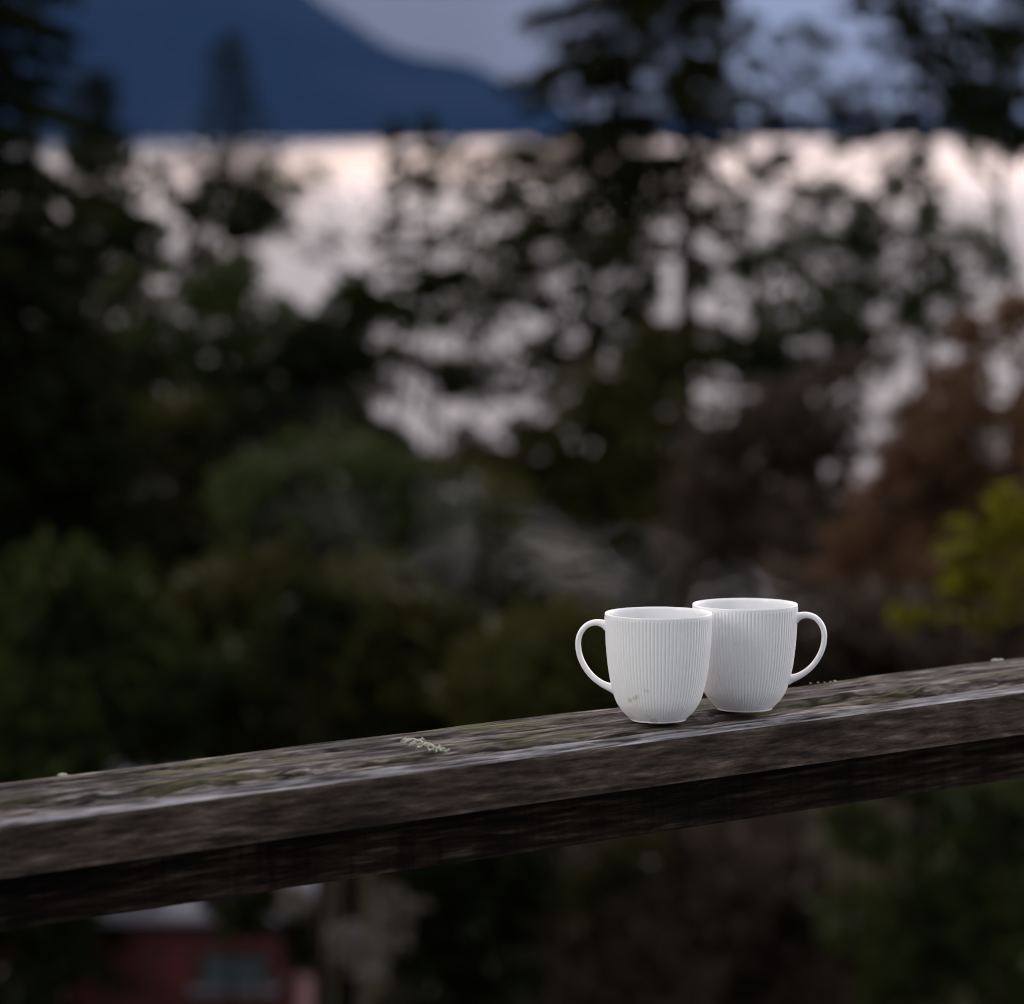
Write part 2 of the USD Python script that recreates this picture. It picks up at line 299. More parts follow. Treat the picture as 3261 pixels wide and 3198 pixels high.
MR, MH = .0425, .0855
OUT = [(.000, .500), (.002, .520), (.012, .527), (.018, .531), (.024, .548), (.036, .572), (.052, .605), (.075, .646), (.103, .692), (.165, .771), (.24, .828), (.326, .873), (.48, .928), (.71, .974), (.90, .993), (.975, .999), (.992, .998), (1.0, .987)]
def mug_body():
    from scipy.interpolate import PchipInterpolator
    z0, r0 = np.array(OUT).T
    zz = np.concatenate([np.linspace(0, .06, 16), np.linspace(.07, .95, 60), np.linspace(.955, 1.0, 12)])
    rr = PchipInterpolator(z0, r0)(zz)
    ribs = 88; na = ribs * 10; ang = np.arange(na) * 2 * np.pi / na
    amp = .00068 * smoothstep(.035, .08, zz) * (1 - smoothstep(.955, .972, zz))
    wave = np.abs(np.cos(ang * ribs / 2)) ** .6 - .7            # convex reeds with narrow grooves between
    Rout = rr[:, None] * MR + amp[:, None] * wave[None, :] * np.clip(rr[:, None], .6, 1)
    Zout = np.repeat(zz[:, None] * MH, na, 1)
    zi = np.concatenate([[.9985, .992], np.linspace(.98, .12, 34), [.10, .085, .075, .07]])
    ri = PchipInterpolator(z0, r0)(np.clip(zi, .03, .96)) - .0024 / MR
    ri[0] = .974; ri[1] = .958
    ri[-4:] = [.58, .48, .3, .004]
    Rin = np.repeat(ri[:, None] * MR, na, 1); Zin = np.repeat(zi[:, None] * MH, na, 1)
    rb = np.array([.02, .40, .45, .49]); zb = np.array([.02, .02, .004, .0])
    Rb = np.repeat(rb[:, None] * MR, na, 1); Zb = np.repeat(zb[:, None] * MH, na, 1)
    R, Z = np.vstack([Rb, Rout, Rin]), np.vstack([Zb, Zout, Zin])
    v = np.stack([R * np.cos(ang), R * np.sin(ang), Z], -1).reshape(-1, 3)
    return v, grid_faces(len(R), na, wrap=True)
def mug_handle():
    from scipy.interpolate import CubicSpline
    P = np.array([(.955, .868), (1.06, .892), (1.178, .898), (1.33, .873), (1.44, .815), (1.497, .735), (1.497, .655), (1.455, .565), (1.37, .48), (1.24, .398), (1.10, .343), (.985, .312), (.90, .297), (.81, .283)])
    d = np.r_[0, np.cumsum(np.linalg.norm(np.diff(P * [MR, MH], axis=0), axis=1))]
    s = np.linspace(0, d[-1], 70); c = CubicSpline(d, P * [MR, MH])(s)
    tn = np.gradient(c, axis=0); tn /= np.linalg.norm(tn, axis=1, keepdims=True); nn = np.stack([tn[:, 1], -tn[:, 0]], 1)
    f = s / d[-1]
    flare = np.exp(-f / .055) + np.exp(-(1 - f) / .07)
    half_t = .00220 + .0021 * flare; half_w = .0043 + .0014 * flare
    a = np.arange(28) * 2 * np.pi / 28
    ca, sa = np.cos(a), np.sin(a)
    sq = lambda x: np.sign(x) * np.abs(x) ** .8
    v = np.stack([c[:, None, 0] + nn[:, None, 0] * half_t[:, None] * sq(ca), half_w[:, None] * sq(sa)[None], c[:, None, 1] + nn[:, None, 1] * half_t[:, None] * sq(ca)], -1)
    return v.reshape(-1, 3), grid_faces(70, 28, wrap=True)
coffee = mat('dark_coffee', {'p': ('principled_bsdf', dict(base_color=(.012, .006, .003), roughness=.05))}, surface='p.BSDF')
def drink():
    m = trimesh.creation.cylinder(radius=.0381, height=.012, sections=96); return np.array(m.vertices) + [0, 0, .0625], np.array(m.faces)
def make_mug(label, loc, rot, m):
    t = thing('mug', label, 'mug', loc, rot, 'ribbed white mugs on the railing')
    part(t, 'cup_body', mug_body(), m, 50)
    part(t, 'handle', mug_handle(), m, True)
    part(t, 'drink', drink(), coffee)
    return t
M1, M2 = np.array([.1157, 3.396, RAIL_TOP + .0002]), np.array([.1876, 3.460, RAIL_TOP + .0002])
def on_mug(c, px, zf):       # a point on the side of a mug that faces the viewer
    from scipy.interpolate import PchipInterpolator
    z0, r0 = np.array(OUT).T; r = float(PchipInterpolator(z0, r0)(zf)) * MR
    x = px * MR; return np.array([c[0] + x, c[1] - math.sqrt(max(r * r - x * x, 0)), c[2] + zf * MH])
s1 = [(on_mug(M1, -.55, .232), .0027, .5), (on_mug(M1, -.47, .245), .0024, .45), (on_mug(M1, -.42, .262), .0026, .55), (on_mug(M1, -.24, .32), .0027, .35), (on_mug(M1, -.1, .03), .004, .45), (on_mug(M1, -.22, .075), .0035, .2)]
s2 = [(on_mug(M2, -.12, .46), .0016, .28), (on_mug(M2, -.05, .40), .0014, .22), (on_mug(M2, -.2, .67), .0025, .12), (on_mug(M2, -.62, .12), .006, .2)]
make_mug('front ribbed white mug with coffee drips low down and its handle to the left', M1, 172, stained_china('porcelain_front_mug', s1))
make_mug('rear ribbed white mug with its handle to the right, partly behind the other', M2, -6, stained_china('porcelain_rear_mug', s2))

# ---------------------------------------------------------------- lichen on the rail
lichen_mat = mat('pale_lichen', {'geo': ('geometry', {}), 'nz': ('noise_texture', dict(scale=400, detail=2)),
    'r': ('rgb_ramp', dict(ramp=[(.35, (.21, .22, .16)), (.6, (.40, .40, .32))])), 'p': ('principled_bsdf', dict(roughness=.8))},
    [('geo.position', 'nz.vector'), ('nz.fac', 'r.fac'), ('r.color', 'p.base_color')], surface='p.BSDF')
def wiggle(a, b, n, amp, rng, lift=0.0):
    t = np.linspace(0, 1, n)[:, None]; p = np.array(a) * (1 - t) + np.array(b) * t
    p[1:-1] += rng.normal(0, amp, (n - 2, 3)); p[:, 2] += lift * np.sin(t[:, 0] * np.pi) * .7; return p
def sprig():
    rng = np.random.default_rng(5); out = []
    A, B = rail(.4486, .1075, .004), rail(.4335, .0450, .0035)
    stem = wiggle(A, B, 12, .0005, rng, .004)
    out.append(tube(stem, np.linspace(.0009, .0011, 12), 7))
    for k, (i, ds, dt, l) in enumerate([(1, -.006, -.010, 1), (2, -.011, -.012, 1), (3, -.013, -.010, 1), (4, -.015, -.013, 1), (5, -.013, -.011, 1), (6, -.010, -.012, 1.1), (7, -.016, -.010, 1), (8, -.008, -.009, 1), (9, .010, .004, 1), (10, .013, -.001, 1), (9, -.010, -.008, 1), (10, -.006, -.009, 1), (5, .007, .003, 1), (11, .006, -.006, .8)]):
        e = stem[i] + np.r_[RD * ds * l * .85 + RN * dt * .3 * l, -.002 + rng.uniform(-.001, .001)]; e[2] = max(e[2], RAIL_TOP + .0008)
        b = wiggle(stem[i], e, 6, .0005, rng, .0010); out.append(tube(b, np.linspace(.0008, .0005, 6), 6))
        for q in (2, 4):
            e2 = b[q] + np.r_[RD * rng.uniform(-.005, .003) + RN * rng.uniform(-.004, .003), rng.uniform(-.0005, .0015)]
            out.append(tube(wiggle(b[q], e2, 4, .0003, rng), np.linspace(.0008, .0005, 4), 6))
    return join(out)
lichen = part(None, 'lichen_sprig', sprig(), lichen_mat, True)
custom(lichen, 'pale green branching lichen sprig lying on the railing left of the mugs', 'lichen')
def crumb(s, t, r, seed):
    m = trimesh.creation.icosphere(2, 1.0); v = m.vertices * (1 + .5 * (meshkit.fbm(m.vertices * 1.7 + seed, 3, seed) - .5)[:, None]) * [r * 1.5, r, r * .75]
    return v + rail(s, t, r * .4), m.faces
for lab, s, t, r, sd in (('tiny white lichen crumb on the back edge of the railing at the far left', .160, .150, .0021, 1), ('small white lichen tuft on the far right back edge of the railing', 1.166, .148, .0022, 2)):
    custom(part(None, 'lichen_crumb', join([crumb(s + .004 * k, t + .002 * (k % 2), r * (1, .7, .8)[k], sd + k) for k in range(3 if sd == 2 else 2)]), lichen_mat, True), lab, 'lichen', 'crumbs of lichen on the railing')
rngc = np.random.default_rng(8)
custom(part(None, 'lichen_crumb', join([crumb(.938 + .0065 * k + rngc.uniform(-.002, .002), 0.149 + rngc.uniform(-.003, .002), rngc.uniform(.0005, .0010), k) for k in range(5)]), lichen_mat, True), 'row of whitish lichen bits on the back edge right of the mugs', 'lichen', 'crumbs of lichen on the railing')

# ---------------------------------------------------------------- foliage
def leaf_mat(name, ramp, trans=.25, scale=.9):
    return mat(name, {'geo': ('geometry', {}), 'nz': ('noise_texture', dict(scale=scale, detail=3)),
        'mixf': ('math', dict(math_type='multiply_add', value2=.55, value3=.0)), 'half': ('math', dict(math_type='multiply', value2=.55)), 'add': ('math', dict(math_type='add', value2=0)),
        'r': ('rgb_ramp', dict(ramp=ramp)), 'd': ('diffuse_bsdf', {}), 't': ('translucent_bsdf', {}), 'm': ('mix_closure', dict(fac=trans)),
        'g': ('glossy_bsdf', dict(roughness=.22, color=(1, 1, 1))), 'fr': ('fresnel', dict(IOR=1.3)), 'frs': ('math', dict(math_type='multiply', value2=.04)), 'm2': ('mix_closure', {})},
        [('geo.position', 'nz.vector'), ('geo.random_per_island', 'half.value1'), ('nz.fac', 'mixf.value1'), ('half.value', 'mixf.value3'), ('mixf.value', 'r.fac'),
         ('r.color', 'd.color'), ('r.color', 't.color'), ('d.BSDF', 'm.closure1'), ('t.BSDF', 'm.closure2'),
         ('fr.fac', 'frs.value1'), ('frs.value', 'm2.fac'), ('m.closure', 'm2.closure1'), ('g.BSDF', 'm2.closure2')], surface='m2.closure')
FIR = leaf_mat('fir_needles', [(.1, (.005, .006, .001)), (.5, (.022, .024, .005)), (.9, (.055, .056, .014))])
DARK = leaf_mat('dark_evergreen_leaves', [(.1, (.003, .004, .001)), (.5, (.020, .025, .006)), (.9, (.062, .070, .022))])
OLIVE = leaf_mat('olive_leaves', [(.1, (.010, .009, .0015)), (.5, (.056, .056, .017)), (.9, (.150, .138, .040))])
GREEN = leaf_mat('mid_green_leaves', [(.1, (.009, .013, .003)), (.5, (.050, .063, .018)), (.9, (.125, .145, .052))])
BROWN = leaf_mat('dry_brown_leaves', [(.1, (.035, .017, .008)), (.5, (.20, .115, .066)), (.9, (.36, .225, .145))])
DUSK = leaf_mat('dull_brown_twigs', [(.1, (.014, .009, .006)), (.5, (.076, .055, .040)), (.9, (.18, .140, .110))])
LIME = leaf_mat('yellow_green_leaves', [(.1, (.03, .028, .003)), (.5, (.185, .168, .012)), (.9, (.36, .325, .03))], .35)
PALE = leaf_mat('pale_dry_blossom', [(.1, (.08, .07, .06)), (.5, (.19, .17, .16)), (.9, (.32, .29, .28))])
bark_mat = mat('dark_bark', {'geo': ('geometry', {}), 'map': ('mapping', dict(scale=(6, 6, 1.2))), 'nz': ('noise_texture', dict(scale=2, detail=5, roughness=.65)),
    'r': ('rgb_ramp', dict(ramp=[(.3, (.005, .004, .003)), (.55, (.013, .009, .007)), (.8, (.032, .024, .020))])), 'p': ('diffuse_bsdf', {})},
    [('geo.position', 'map.vector'), ('map.vector', 'nz.vector'), ('nz.fac', 'r.fac'), ('r.color', 'p.color')], surface='p.BSDF')

def cards(c, d, nrm, ln, wd):
    """Small pointed leaves: four corners each, centre c, along d, flat across nrm."""
    d = d / (np.linalg.norm(d, axis=1, keepdims=True) + 1e-9)
    s = np.cross(d, nrm); s /= np.linalg.norm(s, axis=1, keepdims=True) + 1e-9
    up = np.cross(s, d)
    ln, wd = ln[:, None] / 2, wd[:, None] / 2
    v = np.stack([c - d * ln, c + s * wd - d * ln * .1 + up * wd * .3, c + d * ln, c - s * wd - d * ln * .1 + up * wd * .3], 1).reshape(-1, 3)
    k = np.arange(len(c))[:, None] * 4
    return v, np.vstack([k + [0, 1, 2], k + [0, 2, 3]])
def unit(rng, n):
    x = rng.normal(size=(n, 3)); return x / np.linalg.norm(x, axis=1, keepdims=True)

def clump_cards(rng, c, r, cov, leaf=(.12, .05), spray=7, reach=.20, bough=.30):
    """Boughs of leaves through an ellipsoid; cov is how much of what lies behind it they hide. bough: size of one bough."""
    area = math.pi * r[0] * r[2]; b = min(bough, .55 * r[0], .75 * r[2])
    nb = max(2, int(round(-math.log(max(1 - cov, .004)) * area / (math.pi * b * b * .66))))
    u = unit(rng, nb) * (rng.uniform(0, 1, (nb, 1)) ** (1 / 4.5))
    lob = .74 + .60 * (meshkit.fbm(u * 2.1 + c * .37, 3, 3))[:, None]          # uneven outline: lobes and hollows
    bc = c + u * lob * np.array(r); br = b * rng.uniform(.55, 1.35, nb)
    a = leaf[0] * leaf[1] * .30
    per = np.maximum(8, (1.5 * math.pi * br * br * .8 / a).astype(int)); k = np.repeat(np.arange(nb), per); m = len(k)
    q = unit(rng, m) * (rng.uniform(0, 1, (m, 1)) ** (1 / 2.6)) * br[k][:, None] * np.array([1.15, 1.15, .72])
    tilt = rng.normal(0, .28, nb)[k]; q[:, 2] += q[:, 0] * tilt
    nr = unit(rng, m) * .65 + np.array([0, 0, .35])
    boughs = cards(bc[k] + q, q / br[k][:, None] + unit(rng, m) * .9 + u[k] * .4 + [0, 0, -.2], nr, leaf[0] * rng.uniform(.7, 1.35, m), leaf[1] * rng.uniform(.7, 1.35, m))
    # loose single leaves between the boughs
    n = int(.60 * min(1.0, cov * 1.2) * area / a); p = c + unit(rng, n) * (rng.uniform(0, 1, (n, 1)) ** .4) * np.array(r) * 1.05
    p = p[meshkit.fbm(p * (1.1 / bough) * .35 + 7.7, 2, 5) > .44]; n = len(p)
    return join([boughs, cards(p, unit(rng, n) + [0, 0, -.3], unit(rng, n), leaf[0] * rng.uniform(.6, 1.2, n), leaf[1] * rng.uniform(.6, 1.2, n))])

def at(u, v, y):
    """The point at distance y that lies (u, v) hundredths of a picture width across and down from the horizon's middle line."""
    return np.array([(u - 97.1) * y / 820.0, y, EYE_Z - (v - 23.3) * y / 820.0])

def bushy(name, label, cat, y, clumps, m, stem, stem_r, seed, leaf=(.15, .075), group=None, depth=.8, spray=14, reach=.26, bough=.30):
    """A tree or shrub with a stem, a limb to each clump, and clumps (across, down, half width, half height, cover, nearer/farther) of leaves."""
    rng = np.random.default_rng(seed); s = y / 820.0
    base_x = (stem - 97.1) * s; bz = float(ground_z(base_x, y)); base = np.array([base_x, y, bz])
    t = thing(name, label, cat, base, group=group)
    leafs, limbs = [], []
    cs = [(at(u, v, y) + [0, dy, 0], (ru * s, max(ru, rv) * s * depth, rv * s), cov) for (u, v, ru, rv, cov, dy) in clumps]
    top = max(c[2] for c, _, _ in cs); topc = [c for c, _, _ in cs if c[2] == top][0]
    hi = max(bz + (top - bz) * .82, bz + .6); n = 10; tt = np.linspace(0, 1, n)[:, None]
    path = base * (1 - tt) + np.array([base_x * .55 + topc[0] * .45, y + (topc[1] - y) * .5, hi]) * tt + np.c_[rng.normal(0, stem_r * .5, (n, 2)), np.zeros(n)] * (tt * (1 - tt) * 3)
    path[0, 2] -= .15
    trunk = tube(path, stem_r * (1 - .8 * tt[:, 0]), 10)
    for c, r, cov in cs:
        leafs.append(clump_cards(rng, c, r, cov, leaf, spray, reach, bough))
        hd = math.hypot(c[0] - np.interp(c[2], path[:, 2], path[:, 0]), c[1] - np.interp(c[2], path[:, 2], path[:, 1])); zz = max(bz + .3 * (c[2] - bz), c[2] - .55 * hd - .1)
        st = np.array([np.interp(zz, path[:, 2], path[:, k]) for k in range(3)])
        w = np.linspace(0, 1, 7)[:, None]
        limb = st * (1 - w) + c * w + np.array([0, 0, -.12]) * np.linalg.norm(c - st) * (w * (1 - w) * 4)
        lr = min(stem_r * .35, .006 + .008 * np.linalg.norm(c - st))
        limbs.append(tube(limb, np.linspace(lr, lr * .35, 7), 6))
        for k in range(5):
            e = c + unit(rng, 1)[0] * np.array(r) * .85
            limbs.append(tube(np.array([limb[4 + k % 3], (limb[4 + k % 3] + e) / 2 + rng.normal(0, .03, 3), e]), [lr * .4, lr * .28, lr * .12], 5))
    for nm, ms, mm in (('trunk' if cat == 'tree' else 'stem', trunk, bark_mat), ('branches', join(limbs), bark_mat), ('crown' if cat == 'tree' else 'foliage', join(leafs), m)):
        v, f = ms; part(t, nm, (v - base, f), mm, nm != 'crown' and nm != 'foliage', kind='stuff' if nm == 'branches' else None)
    return t

def conifer(label, x, y, top, r_trunk, R, seed, m=FIR, low=.12, step=.27, sides=(1, 1), dens=1.0, k=5, lean=0.0, droop=.35, power=.8, leaf=(.13, .045), name='fir_tree', group=None, gaps=0.0, thin=None):
    """A conifer: tapered trunk, whorls of drooping limbs, sprays of needles along each limb. sides: limb length to the left and to the right."""
    rng = np.random.default_rng(seed); bz = float(ground_z(x, y)); H = top - bz; base = np.array([x, y, bz])
    t = thing(name, label, 'tree', base, group=group)
    n = 16; tt = np.linspace(0, 1, n)[:, None]
    path = np.c_[lean * tt * tt, np.zeros(n), H * tt[:, 0]] + np.c_[rng.normal(0, .025, (n, 2)), np.zeros(n)] * (tt > .05); path[0, 2] = -.3
    trunk = tube(path, r_trunk * (1 - .93 * tt[:, 0]) + .006, 12)
    C, D, N, limbs = [], [], [], []
    z = H * low
    while z < H - .05:
        f = 1 - z / H
        for a in np.arange(k) * 2 * np.pi / k + rng.uniform(0, 6.3):
            if rng.uniform() < (gaps + (thin[1] - gaps) * float(smoothstep(thin[0] + .5, thin[0] - .5, bz + z)) if thin else gaps): continue
            a += rng.normal(0, .25); out = np.array([math.cos(a), math.sin(a), 0])
            side = sides[1] if out[0] > 0 else sides[0]; side = 1 + (side - 1) * abs(out[0]) ** .5
            ln = R * f ** power * rng.uniform(.50, 1.16) * side + .05
            if ln < .06: continue
            w = np.linspace(0, 1, 8)[:, None]; up = .35 * (1 - f) + .02
            st = np.array([np.interp(z, path[:, 2], path[:, q]) for q in range(3)])
            limb = st + out * ln * w + np.array([0, 0, 1.0]) * ln * (up * w - droop * (.5 + f) * w * w)
            limbs.append(tube(limb, np.linspace(.010 + .012 * ln, .004, 8), 5))
            nt = max(3, int(ln / .075 * dens)); ts = rng.uniform(.12, 1, nt) ** .8
            p = np.stack([np.interp(ts, w[:, 0], limb[:, q]) for q in range(3)], 1)
            sd = np.cross(out, [0, 0, 1.0]) * rng.choice([-1, 1], nt)[:, None]
            td = out * rng.uniform(.4, 1.0, (nt, 1)) + sd * rng.uniform(.2, 1.0, (nt, 1)) + [0, 0, -.25] + rng.normal(0, .22, (nt, 3)); td /= np.linalg.norm(td, axis=1, keepdims=True)
            tl = np.clip(.42 * ln * (1.15 - ts), .10, .42) * rng.uniform(.6, 1.3, nt)
            for q in range(6):
                e = (q + .5) / 6
                C.append(p + td * (tl * e)[:, None] + rng.normal(0, .02, (nt, 3)) - [0, 0, 1.0] * (.25 * tl * e * e)[:, None])
                D.append(td + rng.normal(0, .5, (nt, 3))); N.append(rng.normal(0, .5, (nt, 3)) + [0, 0, 1.0])
        z += step * rng.uniform(.7, 1.3) * (.45 + .75 * f)
    C, D, N = map(np.vstack, (C, D, N)); q = len(C)
    ms = cards(C, D, N, leaf[0] * rng.uniform(.7, 1.4, q), leaf[1] * rng.uniform(.7, 1.4, q))
    part(t, 'trunk', trunk, bark_mat, True); part(t, 'branches', join(limbs), bark_mat, True, kind='stuff'); part(t, 'crown', ms, m)
    return t

# --- conifers whose tops stand above the far shore
conifer('tall fir with a straight dark trunk right of the middle, densest on its left', 1.425, 35, 35.4, .125, 2.7, 1, sides=(1.0, .15), low=.30, gaps=.07, dens=3.0, thin=(29.9, .74), step=.22, k=8, leaf=(.10, .035), power=.7)
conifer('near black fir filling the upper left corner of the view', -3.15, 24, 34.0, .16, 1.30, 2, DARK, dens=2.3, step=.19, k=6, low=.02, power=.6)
conifer('lone faint fir top standing left of the middle against the mountain', -3.86, 60, 31.25, .12, 1.9, 3, dens=.55, step=.24, k=6, power=.62, low=.74, leaf=(.10, .035))
conifer('small dark fir top between the upper left corner and the lone fir', -4.30, 45, 30.6, .09, 1.8, 4, DARK, dens=1.3, step=.22, k=6, power=.7, low=.7)
conifer('thin leader of a young fir just left of the tall fir', -1.26, 45, 30.15, .035, .28, 5, lean=.10, gaps=.3, low=.75)
conifer('second thin young fir top nearer to the tall fir', -.84, 45, 30.20, .035, .28, 6, lean=-.06, gaps=.3, low=.75)
conifer('dark fir reaching into the upper right corner with a bare lower trunk', 3.92, 41, 35.0, .10, 1.9, 7, DARK, low=.62, dens=1.1, gaps=.15, step=.32)

# --- broadleaf trees and tall shrubs between the deck and the water
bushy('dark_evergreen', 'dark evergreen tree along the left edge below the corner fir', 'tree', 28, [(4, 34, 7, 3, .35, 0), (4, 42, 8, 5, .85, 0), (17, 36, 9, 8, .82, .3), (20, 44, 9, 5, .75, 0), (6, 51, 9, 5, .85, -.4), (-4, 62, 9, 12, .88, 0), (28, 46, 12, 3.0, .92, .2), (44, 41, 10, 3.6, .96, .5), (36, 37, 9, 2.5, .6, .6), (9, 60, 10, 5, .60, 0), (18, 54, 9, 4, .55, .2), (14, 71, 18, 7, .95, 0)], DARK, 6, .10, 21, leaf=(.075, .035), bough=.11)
bushy('green_tree', 'mid green leafy tree left of the middle below the bright water gap', 'tree', 33, [(38, 52, 11, 5.5, .88, 0), (25, 62, 12, 6, .82, .3), (46, 59, 9, 8, .93, -.4), (32, 72, 18, 9, .97, 0), (54, 66, 8, 6, .93, 0), (24, 51, 7, 4, .55, .2)], GREEN, 34, .08, 22, leaf=(.09, .04), bough=.12)
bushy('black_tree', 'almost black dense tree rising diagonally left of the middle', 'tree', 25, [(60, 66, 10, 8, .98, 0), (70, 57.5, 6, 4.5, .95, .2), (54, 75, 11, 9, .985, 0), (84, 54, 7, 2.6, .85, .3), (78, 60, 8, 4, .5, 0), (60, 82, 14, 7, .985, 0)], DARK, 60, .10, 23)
bushy('shoreline_bush', 'thin bush top along the far waterline left of the bright gap', 'shrub', 62, [(32, 31, 8, 3.2, .50, 0), (45, 33, 9, 3.0, .55, 1), (56, 31, 6, 3.2, .25, 0), (38, 36, 12, 2.4, .8, 1)], OLIVE, 40, .06, 24, leaf=(.13, .06), bough=.16)
bushy('shoreline_bush', 'dark bush top along the far waterline below the two young firs', 'shrub', 58, [(78, 34, 6, 2.0, .75, 0), (85, 30, 5, 3, .35, 0), (90, 35, 7, 3, .62, 1), (98, 32, 7, 5, .55, 0), (71, 43, 2.0, 4.5, .55, 0), (60, 45, 7, 5, .22, .5), (60, 35, 9, 6, .20, .5), (52, 40, 5, 7, .25, 0), (81, 44, 6, 5, .22, .5)], OLIVE, 82, .06, 25, leaf=(.13, .06), bough=.16)
bushy('mixed_tree', 'open leafy tree in the middle of the view full of bright gaps', 'tree', 38, [(95, 44, 10, 6, .74, 0), (96, 54, 10, 5, .72, .3), (110, 32, 13, 5, .70, .4), (110, 42, 13, 6, .74, 0), (119, 36, 7, 8, .62, .2), (119, 50, 7, 7, .72, 0), (103, 69, 10, 7, .78, -.3), (112, 56, 11, 7, .76, 0), (119, 64, 8, 5, .9, .2), (89, 71, 8, 5, .82, .2), (90, 61, 8, 5, .74, 0), (73, 70, 8, 5, .80, 0), (65, 63, 5, 4, .6, 0), (86, 89, 9, 4, .80, 0), (100, 85, 8, 6, .84, .3), (73, 85, 6, 5, .86, 0), (88, 84, 3, 5, .8, 0), (88, 74, 9, 3, .6, 0)], FIR, 103, .06, 26, leaf=(.08, .035), bough=.11)
bushy('olive_tree', 'dense olive brown tree below the tall fir and above the mugs', 'tree', 34, [(119, 84, 14, 12, .975, 0), (105, 102, 14, 12, .97, .4), (129, 98, 12, 14, .98, -.4), (126, 70, 7, 8, .92, 0), (99, 95, 8, 7, .93, .2), (112, 118, 16, 12, .98, 0)], OLIVE, 120, .10, 27)
bushy('airy_tree', 'airy green tree right of the tall fir with bright water showing through', 'tree', 36, [(140, 32, 9, 5, .45, 0), (156, 32, 10, 5, .42, .3), (172, 32, 9, 5, .48, 0), (142, 43, 11, 6, .62, 0), (157, 42, 10, 6, .60, .4), (143, 54, 11, 6, .68, 0), (152, 61, 11, 6, .76, -.3), (158, 52, 9, 6, .70, .1), (170, 42, 9, 6, .66, .2), (171, 53, 10, 7, .74, .2), (183, 42, 9, 6, .58, 0), (184, 52, 9, 6, .64, 0), (139, 66, 9, 6, .78, 0), (165, 63, 9, 6, .74, .3), (150, 70, 12, 5, .88, 0), (177, 62, 8, 6, .7, 0)], GREEN, 152, .045, 28, leaf=(.08, .035), bough=.105)
bushy('brown_thicket', 'dull brown grey thicket behind the rear mug', 'shrub', 30, [(146, 86, 12, 12, .95, 0), (140, 105, 14, 13, .97, .3), (157, 104, 12, 13, .97, -.3), (163, 71, 7, 4, .72, 0), (162, 80, 6, 5, .42, 0), (160, 89, 5, 5, .5, 0), (150, 122, 18, 12, .98, 0)], DUSK, 148, .07, 29)
bushy('pine_tree', 'open pine with thin grey foliage just right of the tall fir trunk', 'tree', 48, [(143, 14, 8, 6, .50, 0), (153, 9, 8, 6, .45, .5), (140, 22, 8, 3, .72, 0), (160, 18, 6, 6, .55, -.3), (137, 4, 6, 5, .55, 0), (163, 24, 5, 3.4, .6, 0), (150, 24, 6, 3, .5, 0)], FIR, 146, .06, 30, leaf=(.10, .03), bough=.12)
bushy('dark_evergreen', 'dark evergreen tree hanging into the right edge beside the bare trunk', 'tree', 37, [(189, 13, 10, 10, .78, 0), (195, 3, 9, 8, .82, .3), (190, 25, 7, 4.5, .90, -.2), (173, 5, 7, 5, .6, 0), (179, 15, 7, 6, .55, .2), (184, 23, 6, 4, .75, 0), (168, 1, 5, 6, .5, 0)], DARK, 207, .13, 31, leaf=(.10, .045), bough=.15)
bushy('brown_bush', 'large russet brown bush at the right edge above the yellow green shrub', 'shrub', 19, [(188, 82, 13, 15, .93, 0), (179, 98, 13, 13, .93, .2), (194, 62, 6, 9, .62, 0), (186, 66, 8, 7, .55, .1), (177, 78, 7, 9, .6, 0), (170, 110, 14, 12, .95, -.1), (160, 116, 9, 8, .9, .1), (190, 108, 14, 16, .97, .2), (168, 92, 6, 8, .6, 0), (173, 84, 6, 8, .82, .1)], BROWN, 184, .03, 32, leaf=(.07, .022), bough=.10)
bushy('yellow_shrub', 'bright yellow green leafy shrub low at the right edge', 'shrub', 15, [(194, 97, 5, 5, .80, 0), (190, 102.5, 5, 3.6, .80, .05), (184, 109.5, 7, 3.6, .74, -.05), (176, 115.5, 8, 3.4, .62, 0), (190, 116, 6, 6, .42, .1), (184, 103, 6, 5, .35, 0), (194, 108, 4, 5, .4, 0), (178, 108, 6, 4, .25, .1)], LIME, 188, .02, 33, leaf=(.07, .035), bough=.09)
